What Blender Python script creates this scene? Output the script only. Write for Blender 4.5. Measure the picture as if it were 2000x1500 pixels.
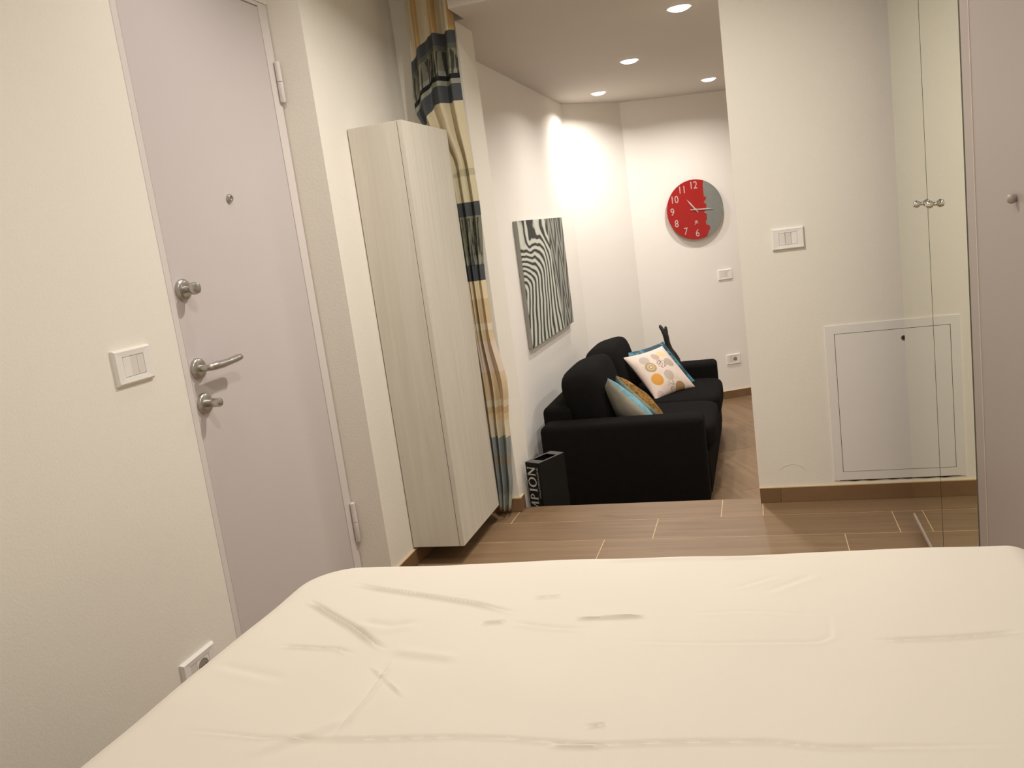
import bpy, bmesh, math, random
from mathutils import Vector, Matrix, Euler
random.seed(7)
PI = math.pi
scene = bpy.context.scene
for o in list(bpy.data.objects):
    bpy.data.objects.remove(o, do_unlink=True)
COL = scene.collection

# ------------------------------------------------------------------ camera
CAMZ = 1.239
yaw, pit, rol = math.radians(-16.98), math.radians(-9.86), math.radians(-7.64)
FPX = 1664.6
fwd = Vector((math.sin(yaw) * math.cos(pit), math.cos(yaw) * math.cos(pit), math.sin(pit)))
rgt0 = Vector((math.cos(yaw), -math.sin(yaw), 0))
up0 = rgt0.cross(fwd)
rgt = math.cos(rol) * rgt0 + math.sin(rol) * up0
upv = -math.sin(rol) * rgt0 + math.cos(rol) * up0
CAM = Vector((0, 0, CAMZ))
cd = bpy.data.cameras.new('camera')
cd.sensor_fit = 'HORIZONTAL'; cd.sensor_width = 36.0; cd.lens = 36.0 * FPX / 2000.0
cd.clip_start = 0.02
cam = bpy.data.objects.new('camera', cd)
cam.matrix_world = Matrix(((rgt.x, upv.x, -fwd.x, 0), (rgt.y, upv.y, -fwd.y, 0), (rgt.z, upv.z, -fwd.z, CAMZ), (0, 0, 0, 1)))
COL.objects.link(cam)
scene.camera = cam

# ------------------------------------------------------------------ world, exposure
W = bpy.data.worlds.new('world'); scene.world = W; W.use_nodes = True
W.node_tree.nodes['Background'].inputs[0].default_value = (1.0, 0.9, 0.75, 1)
W.node_tree.nodes['Background'].inputs[1].default_value = 0.02
scene.view_settings.view_transform = 'Standard'
scene.view_settings.look = 'None'
scene.view_settings.exposure = 0.09
scene.view_settings.gamma = 1.0
scene.view_settings.use_curve_mapping = False
LAMP_COL = (1.0, 0.935, 0.870)
P_BED, P_FILL, P_DOOR, P_MID, P_LIV = 9.5, 5.5, 2.0, 19.5, 9.4

# ------------------------------------------------------------------ helpers
def ray(x, y):
    return (rgt * ((x - 1000) / FPX) - upv * ((y - 750) / FPX) + fwd)
def on_z(x, y, z):
    d = ray(x, y); return CAM + d * ((z - CAMZ) / d.z)

def obj(name, bm, mat, parent=None, smooth=False, loc=None, rot=None):
    me = bpy.data.meshes.new(name)
    bm.normal_update(); bm.to_mesh(me); bm.free()
    if smooth:
        for p in me.polygons: p.use_smooth = True
        me.set_sharp_from_angle(angle=math.radians(42))
    o = bpy.data.objects.new(name, me); COL.objects.link(o)
    if mat is not None: me.materials.append(mat)
    if parent is not None: o.parent = parent
    if loc is not None: o.location = loc
    if rot is not None: o.rotation_euler = rot
    return o
def empty(name, loc=(0, 0, 0), rot=None):
    o = bpy.data.objects.new(name, None); COL.objects.link(o); o.location = loc
    o.empty_display_size = 0.05
    if rot is not None: o.rotation_euler = rot
    return o
def tag(o, label, cat, group=None, kind=None):
    o['label'] = label; o['category'] = cat
    if group: o['group'] = group
    if kind: o['kind'] = kind
    return o
def struct(o, label, cat): return tag(o, label, cat, kind='structure')
def dup(root, loc, rotz=0.0):
    r = root.copy(); COL.objects.link(r); r.location = loc; r.rotation_euler = (0, 0, rotz)
    for ch in list(root.children):
        c = ch.copy(); COL.objects.link(c); c.parent = r
        for g in list(ch.children):
            d = g.copy(); COL.objects.link(d); d.parent = c
    return r

def box(bm, x0, x1, y0, y1, z0, z1, bev=0.0, seg=2):
    r = bmesh.ops.create_cube(bm, size=1.0)
    vs = r['verts']
    for v in vs:
        v.co = Vector(((x0 + x1) / 2 + v.co.x * (x1 - x0), (y0 + y1) / 2 + v.co.y * (y1 - y0), (z0 + z1) / 2 + v.co.z * (z1 - z0)))
    if bev > 0:
        es = list({e for v in vs for e in v.link_edges})
        bmesh.ops.bevel(bm, geom=es, offset=bev, segments=seg, affect='EDGES', profile=0.5)
def bx(*a, **k):
    bm = bmesh.new(); box(bm, *a, **k); return bm
def tube(bm, pts, rad, seg=12, caps=True):
    pts = [Vector(p) for p in pts]; n = len(pts)
    if not isinstance(rad, (list, tuple)): rad = [rad] * n
    rings = []; ref = None
    for i in range(n):
        t = (pts[min(i + 1, n - 1)] - pts[max(i - 1, 0)]).normalized()
        if ref is None:
            ref = Vector((0, 0, 1)) if abs(t.z) < 0.9 else Vector((1, 0, 0))
        a = (ref - t * ref.dot(t)).normalized(); b = t.cross(a); ref = a
        rings.append([bm.verts.new(pts[i] + (a * math.cos(2 * PI * k / seg) + b * math.sin(2 * PI * k / seg)) * rad[i]) for k in range(seg)])
    for i in range(n - 1):
        for k in range(seg):
            bm.faces.new((rings[i][k], rings[i][(k + 1) % seg], rings[i + 1][(k + 1) % seg], rings[i + 1][k]))
    if caps:
        bm.faces.new(list(reversed(rings[0]))); bm.faces.new(rings[-1])
def lathe(bm, prof, axis='Z', seg=24, org=(0, 0, 0)):
    # prof: (radius, height) pairs along axis
    org = Vector(org); rings = []
    for r, h in prof:
        ring = []
        for k in range(seg):
            c, s = math.cos(2 * PI * k / seg) * r, math.sin(2 * PI * k / seg) * r
            p = {'Z': (c, s, h), 'X': (h, c, s), 'Y': (s, h, c)}[axis]
            ring.append(bm.verts.new(org + Vector(p)))
        rings.append(ring)
    for i in range(len(rings) - 1):
        for k in range(seg):
            bm.faces.new((rings[i][k], rings[i][(k + 1) % seg], rings[i + 1][(k + 1) % seg], rings[i + 1][k]))
    bm.faces.new(list(reversed(rings[0]))); bm.faces.new(rings[-1])
    bmesh.ops.recalc_face_normals(bm, faces=bm.faces)
def poly(bm, pts, d):
    # prism: pts planar loop (3D), d: thickness vector
    a = [bm.verts.new(Vector(p)) for p in pts]; b = [bm.verts.new(Vector(p) + Vector(d)) for p in pts]
    n = len(a)
    bm.faces.new(a); bm.faces.new(list(reversed(b)))
    for i in range(n):
        bm.faces.new((a[i], b[i], b[(i + 1) % n], a[(i + 1) % n]))
    bmesh.ops.recalc_face_normals(bm, faces=bm.faces)
def superbox(cx, cy, cz, sx, sy, sz, n=5.0, cuts=9):
    bm = bmesh.new(); bmesh.ops.create_cube(bm, size=2.0)
    bmesh.ops.subdivide_edges(bm, edges=bm.edges[:], cuts=cuts, use_grid_fill=True)
    for v in bm.verts:
        # concentrate vertices towards edges
        c = Vector([math.sin(q * PI / 2) for q in v.co])
        s = (abs(c.x) ** n + abs(c.y) ** n + abs(c.z) ** n) ** (-1.0 / n)
        v.co = Vector((cx + c.x * s * sx / 2, cy + c.y * s * sy / 2, cz + c.z * s * sz / 2))
    return bm
def text_mesh(name, body, size, mat, parent, mw, extrude=0.0004, align='CENTER'):
    cu = bpy.data.curves.new(name, 'FONT'); cu.body = body; cu.size = size; cu.extrude = extrude
    cu.align_x = align; cu.align_y = 'CENTER'; cu.resolution_u = 4
    t = bpy.data.objects.new(name + '_tmp', cu); COL.objects.link(t)
    bpy.context.view_layer.update()
    me = bpy.data.meshes.new_from_object(t.evaluated_get(bpy.context.evaluated_depsgraph_get()))
    bpy.data.objects.remove(t, do_unlink=True); bpy.data.curves.remove(cu)
    me.transform(mw); me.name = name; me.materials.clear(); me.materials.append(mat)
    o = bpy.data.objects.new(name, me); COL.objects.link(o); o.parent = parent
    return o

# ------------------------------------------------------------------ materials
def S(r, g, b):
    f = lambda c: (c / 255 / 12.92) if c <= 10 else ((c / 255 + 0.055) / 1.055) ** 2.4
    return (f(r), f(g), f(b), 1.0)
class NT:
    def __init__(s, name):
        s.m = bpy.data.materials.new(name); s.m.use_nodes = True
        s.t = s.m.node_tree; s.b = s.t.nodes['Principled BSDF']
    def n(s, typ, **kw):
        x = s.t.nodes.new(typ)
        for k, v in kw.items():
            if k in x.inputs.keys() if isinstance(k, str) else False: pass
            setattr(x, k, v)
        return x
    def l(s, a, b): s.t.links.new(a, b)
    def val(s, sock, v):
        if hasattr(v, 'bl_idname') or hasattr(v, 'is_linked'): s.l(v, sock)
        else: sock.default_value = v
    def math(s, op, a, b=0.0, c=None):
        x = s.n('ShaderNodeMath', operation=op)
        s.val(x.inputs[0], a); s.val(x.inputs[1], b)
        if c is not None: s.val(x.inputs[2], c)
        return x.outputs[0]
    def mix(s, f, a, b, blend='MIX'):
        x = s.n('ShaderNodeMix', data_type='RGBA', blend_type=blend)
        s.val(x.inputs[0], f); s.val(x.inputs[6], a); s.val(x.inputs[7], b)
        return x.outputs[2]
    def ramp(s, fac, stops, interp='LINEAR'):
        x = s.n('ShaderNodeValToRGB'); r = x.color_ramp; r.interpolation = interp
        while len(r.elements) > 1: r.elements.remove(r.elements[-1])
        r.elements[0].position = stops[0][0]; r.elements[0].color = stops[0][1]
        for p, c in stops[1:]:
            e = r.elements.new(p); e.color = c
        s.l(fac, x.inputs[0]); return x.outputs[0]
    def noise(s, vec, scale, detail=2.0, rough=0.5, dist=0.0):
        x = s.n('ShaderNodeTexNoise'); x.inputs['Scale'].default_value = scale
        x.inputs['Detail'].default_value = detail; x.inputs['Roughness'].default_value = rough
        x.inputs['Distortion'].default_value = dist
        if vec is not None: s.l(vec, x.inputs['Vector'])
        return x.outputs[0]
    def coord(s, k='Object'): return s.n('ShaderNodeTexCoord').outputs[k]
    def mapv(s, vec, scale=(1, 1, 1), loc=(0, 0, 0), rot=(0, 0, 0)):
        x = s.n('ShaderNodeMapping'); s.l(vec, x.inputs[0])
        x.inputs['Scale'].default_value = scale; x.inputs['Location'].default_value = loc; x.inputs['Rotation'].default_value = rot
        return x.outputs[0]
    def bump(s, h, dist, strength=1.0):
        x = s.n('ShaderNodeBump'); x.inputs['Distance'].default_value = dist; x.inputs['Strength'].default_value = strength
        s.l(h, x.inputs['Height']); s.l(x.outputs[0], s.b.inputs['Normal'])
    def set(s, rough=0.5, metal=0.0, spec=0.5, col=None):
        s.b.inputs['Roughness'].default_value = rough; s.b.inputs['Metallic'].default_value = metal
        s.b.inputs['Specular IOR Level'].default_value = spec
        if col is not None: s.val(s.b.inputs['Base Color'], col)
        return s.m

def mat_plaster(name, col, bump=0.0012, scale=140):
    m = NT(name); v = m.coord()
    a = m.noise(v, scale, 4, 0.6); c = m.noise(v, 2.2, 3, 0.5)
    k = m.mix(c, tuple(x * 0.965 for x in col[:3]) + (1,), tuple(min(1, x * 1.02) for x in col[:3]) + (1,))
    m.set(0.85, col=k, spec=0.2); m.bump(a, bump, 0.6); return m.m
def mat_plain(name, col, rough=0.5, metal=0.0, spec=0.5, nscale=60, var=0.04, bump=0.0):
    m = NT(name); v = m.coord(); a = m.noise(v, nscale, 3, 0.55)
    k = m.mix(a, tuple(x * (1 - var) for x in col[:3]) + (1,), tuple(min(1, x * (1 + var)) for x in col[:3]) + (1,))
    m.set(rough, metal, spec, k)
    if bump: m.bump(a, bump, 0.7)
    return m.m
def mat_emit(name, col, st):
    m = NT(name); m.b.inputs['Base Color'].default_value = (0.9, 0.9, 0.85, 1)
    m.b.inputs['Emission Color'].default_value = col; m.b.inputs['Emission Strength'].default_value = st
    return m.m
def mat_tile(name, c1, c2, c3):
    m = NT(name); v = m.coord()
    rnd = m.n('ShaderNodeObjectInfo').outputs['Random']
    off = m.n('ShaderNodeCombineXYZ'); m.l(m.math('MULTIPLY', rnd, 37.0), off.inputs[0]); m.l(m.math('MULTIPLY', rnd, 11.0), off.inputs[1])
    add = m.n('ShaderNodeVectorMath', operation='ADD'); m.l(v, add.inputs[0]); m.l(off.outputs[0], add.inputs[1])
    g = m.mapv(add.outputs[0], (1.6, 26, 1))
    a = m.noise(g, 1.0, 6, 0.62, 0.6)
    g2 = m.mapv(add.outputs[0], (5, 170, 1)); b = m.noise(g2, 1.0, 3, 0.5)
    col = m.ramp(a, [(0.25, c1), (0.5, c2), (0.75, c3)])
    col = m.mix(m.math('MULTIPLY', b, 0.35), col, c1)
    kn = m.noise(m.mapv(add.outputs[0], (4, 16, 1)), 1.0, 1, 0.4)
    col = m.mix(m.ramp(kn, [(0.70, (0, 0, 0, 1)), (0.8, (0.5, 0.5, 0.5, 1))]), col, tuple(x * 0.5 for x in c1[:3]) + (1,))
    col = m.mix(m.math('MULTIPLY', rnd, 0.25), col, c3)
    m.set(0.42, col=col, spec=0.4); m.bump(b, 0.0004, 0.5); return m.m
def mat_fabric(name, col, scale=900, var=0.25, bump=0.0006, rough=0.95, sheen=0.0):
    m = NT(name); v = m.coord()
    a = m.noise(m.mapv(v, (1, 1, 0.35)), scale, 2, 0.6); c = m.noise(v, 14, 3, 0.5)
    k = m.mix(a, tuple(x * (1 - var) for x in col[:3]) + (1,), tuple(min(1, x * (1 + var)) for x in col[:3]) + (1,))
    k = m.mix(m.math('MULTIPLY', c, 0.2), k, tuple(x * 0.7 for x in col[:3]) + (1,))
    m.set(rough, col=k, spec=0.06); m.bump(a, bump, 0.6)
    if sheen: m.b.inputs['Sheen Weight'].default_value = sheen
    return m.m

M = {}
M['wall'] = mat_plaster('cream_plaster', (0.86, 0.82, 0.735, 1))
M['wall_liv'] = mat_plaster('white_plaster', (0.88, 0.845, 0.785, 1), 0.0008)
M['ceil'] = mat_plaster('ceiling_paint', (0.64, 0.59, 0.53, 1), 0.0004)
M['door'] = mat_plain('door_laminate', (0.615, 0.565, 0.555, 1), 0.45, nscale=3, var=0.02)
M['frame'] = mat_plain('door_frame_paint', (0.72, 0.665, 0.635, 1), 0.5, nscale=8, var=0.02)
M['steel'] = mat_plain('satin_steel', (0.50, 0.48, 0.45, 1), 0.32, 1.0, nscale=40)
M['chrome'] = mat_plain('chrome', (0.78, 0.77, 0.76, 1), 0.15, 1.0, nscale=40, var=0.01)
M['plastic'] = mat_plain('white_plastic', (0.86, 0.83, 0.79, 1), 0.28, nscale=20, var=0.01)
M['plastic_grey'] = mat_plain('ivory_plastic', (0.74, 0.70, 0.65, 1), 0.4, nscale=20, var=0.01)
M['dark'] = mat_plain('dark_gap', (0.03, 0.025, 0.02, 1), 0.9)
M['hole'] = mat_plain('socket_grey', (0.30, 0.27, 0.23, 1), 0.6)
M['tile'] = mat_tile('wood_look_tile', S(112, 88, 64), S(132, 106, 78), S(150, 124, 95))
M['grout'] = mat_plain('pale_grout', S(214, 190, 150), 0.9, nscale=200)
M['skirt'] = mat_tile('skirting_tile', S(110, 84, 58), S(128, 98, 68), S(146, 115, 84))
M['mauve'] = mat_plain('mauve_laminate', (0.34, 0.29, 0.262, 1), 0.42, nscale=3, var=0.03)
M['rail'] = mat_plain('mauve_rail', (0.40, 0.33, 0.285, 1), 0.5, nscale=3, var=0.02)
M['mauve_light'] = mat_plain('mauve_edge', (0.62, 0.54, 0.47, 1), 0.4, nscale=3, var=0.02)
M['hatch'] = mat_plain('hatch_paint', (0.84, 0.81, 0.765, 1), 0.5, nscale=5, var=0.02)
M['black_card'] = mat_plain('black_card', (0.007, 0.007, 0.0065, 1), 0.75, spec=0.2, nscale=50)
M['black_edge'] = mat_plain('grey_card_edge', (0.055, 0.053, 0.05, 1), 0.5, nscale=50)
M['silver_ink'] = mat_plain('silver_ink', (0.50, 0.48, 0.45, 1), 0.5, nscale=90)
M['grey_ink'] = mat_plain('grey_ink', (0.26, 0.25, 0.24, 1), 0.5, nscale=90)
M['sofa'] = mat_fabric('charcoal_fabric', (0.0085, 0.0078, 0.0076, 1), 420, 0.35, 0.0010)
M['statue'] = mat_plain('black_lacquer_wood', (0.008, 0.007, 0.007, 1), 0.5, nscale=30)
M['red'] = mat_plain('red_glass', (0.36, 0.010, 0.009, 1), 0.25, nscale=10, var=0.05)
M['clock_grey'] = mat_plain('brushed_grey', (0.235, 0.245, 0.225, 1), 0.45, 0.2, nscale=25, var=0.15)
M['clock_ink'] = mat_plain('silver_numeral', (0.62, 0.50, 0.47, 1), 0.4, 0.2, nscale=60)
M['glow'] = mat_emit('led_glow', (1.0, 0.95, 0.86, 1), 6.0)
M['ring'] = mat_plain('white_ring', (0.85, 0.83, 0.80, 1), 0.4)

def mat_mirror():
    m = NT('mirror_glass'); v = m.coord(); a = m.noise(v, 1.2, 1, 0.4)
    k = m.mix(a, (0.83, 0.86, 0.76, 1), (0.85, 0.875, 0.78, 1))
    return m.set(0.0, 1.0, 0.5, k)
M['mirror'] = mat_mirror()
def mat_cabinet():
    m = NT('white_ash_laminate'); v = m.coord()
    a = m.noise(m.mapv(v, (30, 30, 1.3)), 1.0, 6, 0.65, 1.2); b = m.noise(m.mapv(v, (220, 220, 6)), 1.0, 3, 0.6)
    k = m.ramp(a, [(0.3, (0.60, 0.56, 0.475, 1)), (0.55, (0.655, 0.615, 0.53, 1)), (0.8, (0.70, 0.66, 0.585, 1))])
    k = m.mix(m.math('MULTIPLY', b, 0.25), k, (0.53, 0.50, 0.43, 1))
    m.set(0.5, col=k, spec=0.35); m.bump(b, 0.0003, 0.5); return m.m
M['cab'] = mat_cabinet()
def mat_sheet():
    m = NT('cream_cotton'); v = m.coord()
    a = m.noise(v, 1600, 2, 0.6); c = m.noise(v, 3.0, 2, 0.5)
    k = m.mix(c, (0.74, 0.685, 0.59, 1), (0.78, 0.725, 0.63, 1))
    m.set(0.9, col=k, spec=0.15); m.bump(a, 0.0003, 0.4)
    m.b.inputs['Sheen Weight'].default_value = 0.08
    return m.m
M['sheet'] = mat_sheet()
M['mattress'] = mat_fabric('mattress_ticking', (0.70, 0.66, 0.58, 1), 300, 0.05)
M['bedbase'] = mat_fabric('taupe_bed_base', (0.25, 0.21, 0.18, 1), 300, 0.1)
def mat_curtain():
    m = NT('printed_curtain'); uv = m.coord('UV')
    sp = m.n('ShaderNodeSeparateXYZ'); m.l(uv, sp.inputs[0]); u, z = sp.outputs[0], sp.outputs[1]
    zz = m.math('DIVIDE', z, 2.5)
    cream, gold, peach = S(222, 210, 182), S(206, 180, 138), S(218, 200, 180)
    slate, olive, sage, black = S(74, 78, 82), S(124, 124, 106), S(146, 148, 132), S(26, 27, 30)
    blue = S(146, 152, 150)
    st = [(0.0, S(168, 174, 162)), (0.10, blue), (0.24, S(156, 146, 128)), (0.28, blue), (0.37, cream), (0.44, S(222, 200, 160)), (0.47, gold), (0.50, cream), (0.53, S(212, 190, 154)), (0.66, peach),
          (0.80, S(214, 194, 158)), (0.84, S(226, 214, 188)), (0.87, S(212, 190, 152)), (0.98, S(226, 210, 174)), (1.06, slate), (1.13, sage), (1.17, olive), (1.33, S(70, 74, 76)), (1.395, S(206, 196, 164)), (1.50, S(180, 172, 142)), (1.53, S(208, 196, 164)),
          (1.80, slate), (1.87, sage), (1.89, black), (1.905, sage), (1.93, olive), (2.01, S(92, 96, 86)), (2.03, slate), (2.08, S(216, 204, 176))]
    k = m.ramp(zz, [(p / 2.5, c) for p, c in st], 'CONSTANT')
    # dark scene print inside the slate bands
    nz = m.noise(m.mapv(uv, (16, 7, 1)), 1.0, 3, 0.6, 0.5)
    prt = m.ramp(nz, [(0.50, (0, 0, 0, 1)), (0.54, (1, 1, 1, 1))])
    inb = m.math('ADD', m.math('MULTIPLY', m.math('GREATER_THAN', z, 1.905), m.math('LESS_THAN', z, 2.01)),
                 m.math('MULTIPLY', m.math('GREATER_THAN', z, 1.13), m.math('LESS_THAN', z, 1.33)))
    k = m.mix(m.math('MULTIPLY', m.math('MULTIPLY', prt, inb), 0.85), k, S(34, 36, 40))
    # golden panels across the width in the upper plain zone
    gp = m.math('GREATER_THAN', m.math('FRACT', m.math('ADD', m.math('MULTIPLY', u, 2.6), 0.30)), 0.66)
    inz = m.math('GREATER_THAN', z, 2.08)
    k = m.mix(m.math('MULTIPLY', m.math('MULTIPLY', gp, inz), 0.85), k, S(190, 152, 92))
    w = m.noise(m.mapv(uv, (300, 300, 1)), 1.0, 2, 0.5)
    k = m.mix(m.math('MULTIPLY', w, 0.12), k, S(90, 84, 70))
    m.set(0.75, col=k, spec=0.25); m.bump(w, 0.0004, 0.4); return m.m
M['curtain'] = mat_curtain()
def mat_zebra():
    m = NT('zebra_print'); v = m.coord()      # local: x along width 0..1.16, z up 0..0.73
    sp = m.n('ShaderNodeSeparateXYZ'); m.l(v, sp.inputs[0]); x, z = sp.outputs[0], sp.outputs[2]
    wob = m.math('SUBTRACT', m.noise(m.mapv(v, (3.0, 1, 3.0)), 1.0, 2, 0.5), 0.5)
    # stripes fan out from the top middle towards the bottom
    xx = m.math('SUBTRACT', x, 0.62)
    spread = m.math('ADD', 0.55, m.math('MULTIPLY', m.math('SUBTRACT', 0.73, z), 0.9))
    fan = m.math('DIVIDE', xx, spread)
    ph = m.math('ADD', m.math('MULTIPLY', fan, 78.0), m.math('MULTIPLY', wob, 10.0))
    # looser, wavier stripes in the upper left and a diagonal herringbone on the right
    rgtm = m.math('GREATER_THAN', m.math('ADD', x, m.math('MULTIPLY', z, 0.25)), 0.86)
    ph2 = m.math('ADD', m.math('ADD', m.math('MULTIPLY', x, 10.0), m.math('MULTIPLY', m.math('PINGPONG', m.math('ADD', x, 0.04), 0.10), 90.0)), m.math('ADD', m.math('MULTIPLY', z, 26.0), m.math('MULTIPLY', wob, 9.0)))
    upl = m.n('ShaderNodeMapRange', interpolation_type='SMOOTHSTEP'); m.l(m.math('SUBTRACT', z, m.math('MULTIPLY', x, 0.20)), upl.inputs[0]); upl.inputs[1].default_value = 0.30; upl.inputs[2].default_value = 0.58; upl = upl.outputs[0]
    ph3 = m.math('ADD', m.math('MULTIPLY', x, 34.0), m.math('ADD', m.math('MULTIPLY', wob, 26.0), m.math('MULTIPLY', z, -9.0)))
    def blend(f, a, b): return m.math('ADD', m.math('MULTIPLY', a, m.math('SUBTRACT', 1.0, f)), m.math('MULTIPLY', b, f))
    p = blend(upl, ph, ph3); p = blend(rgtm, p, ph2)
    s = m.math('ADD', m.math('MULTIPLY', m.math('SINE', p), 0.5), 0.5)
    k = m.ramp(s, [(0.30, S(62, 62, 58)), (0.52, S(190, 194, 182)), (1.0, S(208, 210, 198))])
    k = m.mix(m.math('MULTIPLY', rgtm, 0.55), k, S(86, 86, 80))
    return m.set(0.7, col=k, spec=0.2)
M['zebra'] = mat_zebra()

# ------------------------------------------------------------------ the setting
XL, XC = -1.521, -1.402          # door wall plane, wall behind the cabinet
YB, YP = 3.562, 3.790            # dividing wall, near and far face
YD0, YD1, YC = 1.955, 2.743, 2.748
XO0, XO1 = -1.125, -0.0715       # opening
XR, YF, ZC = 1.10, -1.0, 2.45
ZL, ZLC = -0.34, 2.133           # lower floor, living ceiling
XZ = -1.308                      # living room left wall
T25 = math.radians(24.9)
tv = Vector((math.cos(T25), math.sin(T25), 0)); nb = Vector((math.sin(T25), -math.cos(T25), 0))
A0 = Vector((-0.41, 7.16, 0))    # a point of the back wall
def bw(u, z, out=0.0): p = A0 + tv * u + nb * out; return Vector((p.x, p.y, z))

bm = bmesh.new()
box(bm, XL - 0.12, XL, YF, YD0, -0.4, ZC)
box(bm, XL - 0.12, XL, YD0, YC, 2.105, ZC)
wl = struct(obj('wall_left', bm, M['wall']), 'cream plastered bedroom wall beside the entrance door', 'wall')
wlp = struct(obj('wall_left_pier', bx(XL - 0.12, XC, YC, YB, -0.4, ZC), M['wall']), 'cream wall pier standing out between entrance door and curtain', 'wall')
struct(obj('wall_back_left', bx(XL - 0.12, XO0, YB, YP, -0.4, ZC), M['wall']), 'short cream wall behind the bunched curtain', 'wall')
wbr = struct(obj('wall_back_right', bx(XO1, XR, YB, YP, -0.4, ZC), M['wall']), 'cream wall with triple light switch and access hatch', 'wall')
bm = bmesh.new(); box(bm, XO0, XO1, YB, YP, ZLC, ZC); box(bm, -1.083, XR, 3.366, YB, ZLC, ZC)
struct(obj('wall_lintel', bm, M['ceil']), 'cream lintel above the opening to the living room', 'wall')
struct(obj('wall_right', bx(XR, XR + 0.12, YF, YP, -0.4, ZC), M['wall']), 'cream bedroom wall behind the mirrored wardrobe', 'wall')
struct(obj('wall_front', bx(XL - 0.12, XR + 0.12, YF - 0.12, YF, -0.4, ZC), M['wall']), 'cream bedroom wall at the head of the bed', 'wall')
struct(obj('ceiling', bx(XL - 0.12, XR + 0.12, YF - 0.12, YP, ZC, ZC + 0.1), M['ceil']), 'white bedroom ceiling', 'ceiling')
XLR = 1.7
yend = A0.y + (XLR - A0.x) * math.tan(T25)
cnr = Vector((-1.308, 6.44, 0)); cn2 = Vector((-0.94, A0.y + (-0.94 - A0.x) * math.tan(T25), 0))
struct(obj('wall_living_left', bx(XZ - 0.12, XZ, YP, 6.44, -0.45, ZLC), M['wall_liv']), 'white living room wall with the zebra canvas', 'wall')
def wallseg(name, a, b, lab):
    bm = bmesh.new(); d = (b - a).normalized(); o = Vector((-d.y, d.x, 0)) * 0.12
    pts = [Vector((a.x, a.y, -0.45)), Vector((b.x, b.y, -0.45)), Vector((b.x, b.y, -0.45)) + o, Vector((a.x, a.y, -0.45)) + o]
    poly(bm, pts, (0, 0, ZLC + 0.45))
    return struct(obj(name, bm, M['wall_liv']), lab, 'wall')
wallseg('wall_living_corner', cnr, cn2, 'narrow white slanted wall in the corner behind the sofa')
wallseg('wall_living_back', cn2, Vector((XLR, yend, 0)), 'white living room back wall with the red clock')
struct(obj('wall_living_right', bx(XLR, XLR + 0.12, YP, yend + 0.2, -0.45, ZLC), M['wall_liv']), 'white living room wall opposite the sofa', 'wall')
struct(obj('wall_living_front', bx(XR + 0.12, XLR + 0.12, YP - 0.12, YP, -0.45, ZLC), M['wall_liv']), 'white living room wall beside the dividing wall', 'wall')
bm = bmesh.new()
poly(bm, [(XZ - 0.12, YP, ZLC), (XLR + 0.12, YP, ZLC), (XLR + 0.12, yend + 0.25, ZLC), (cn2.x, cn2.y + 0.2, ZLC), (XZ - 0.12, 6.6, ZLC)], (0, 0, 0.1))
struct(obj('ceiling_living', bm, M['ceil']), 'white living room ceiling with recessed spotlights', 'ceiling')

# upper floor with its tiles
YSTEP = 3.620
fl = struct(obj('floor', bx(XL - 0.12, XR + 0.12, YF - 0.12, YSTEP - 0.004, -0.12, -0.0005), M['grout']), 'wood-look tiled bedroom floor raised above the living room', 'floor')
cache = {}
def tile(parent, x0, x1, y0, y1, ztop, mat, name='floor_tile', th=0.008):
    w, h = round(x1 - x0 - 0.003, 4), round(y1 - y0 - 0.003, 4)
    if w < 0.005 or h < 0.005: return
    key = (w, h, th, mat.name)
    if key not in cache:
        bm = bx(-w / 2, w / 2, -h / 2, h / 2, -th, 0)
        me = bpy.data.meshes.new(name); bm.normal_update(); bm.to_mesh(me); bm.free(); me.materials.append(mat); cache[key] = me
    o = bpy.data.objects.new(name, cache[key]); COL.objects.link(o); o.parent = parent
    o.location = ((x0 + x1) / 2, (y0 + y1) / 2, ztop); return o
PIT = 0.2225
k = 0; y1 = YSTEP; ys = [YSTEP, 3.4045]
while ys[-1] > YF: ys.append(ys[-1] - PIT)
ph = {0: None, 1: -0.484, 2: -0.675}
for i in range(len(ys) - 1):
    ya, yb = ys[i + 1], ys[i]
    if i == 0: xs = [XL, -1.129, -0.229, -0.063, 0.837, XR]
    else:
        p = ph.get(i, -0.5 + 0.31 * ((i * 37) % 7) / 2.0)
        while p > XL: p -= 0.9
        xs = [XL]
        q = p + 0.9
        while q < XR:
            if q - xs[-1] > 0.02: xs.append(q)
            q += 0.9
        xs.append(XR)
    for a, b in zip(xs[:-1], xs[1:]):
        if i == 0:
            if b <= XO0 + 0.01: tile(fl, a, b, ya, min(yb, YB), 0.0, M['tile']); continue
            if a >= XO1 - 0.01: tile(fl, a, b, ya, min(yb, YB), 0.0, M['tile']); continue
        tile(fl, a, b, max(ya, YF), yb, 0.0, M['tile'])
# step riser and lower step, hidden behind the edge, and the living room floor
st = struct(obj('floor_step', bx(XO0, XO1, YSTEP - 0.004, 3.92, -0.40, -0.1755), M['grout']), 'wood-look tiled step down into the living room', 'floor')
tile(st, XO0, XO1, YSTEP, 3.92, -0.1675, M['tile'])
fr = obj('riser', bx(XO0 + 0.002, XO1 - 0.002, YSTEP - 0.004, YSTEP, -0.17, -0.009), M['tile'], st)
bm = bmesh.new()
poly(bm, [(XZ - 0.1, 3.92, ZL - 0.0015), (XZ - 0.1, 6.55, ZL - 0.0015), (cn2.x, cn2.y + 0.12, ZL - 0.0015), (XLR + 0.1, yend + 0.1, ZL - 0.0015), (XLR + 0.1, YP, ZL - 0.0015), (XO1, YP, ZL - 0.0015), (XO1, 3.92, ZL - 0.0015)], (0, 0, -0.1))
fl2 = struct(obj('floor_living', bm, M['grout']), 'wood-look tiled lower living room floor beside the sofa', 'floor')
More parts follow.
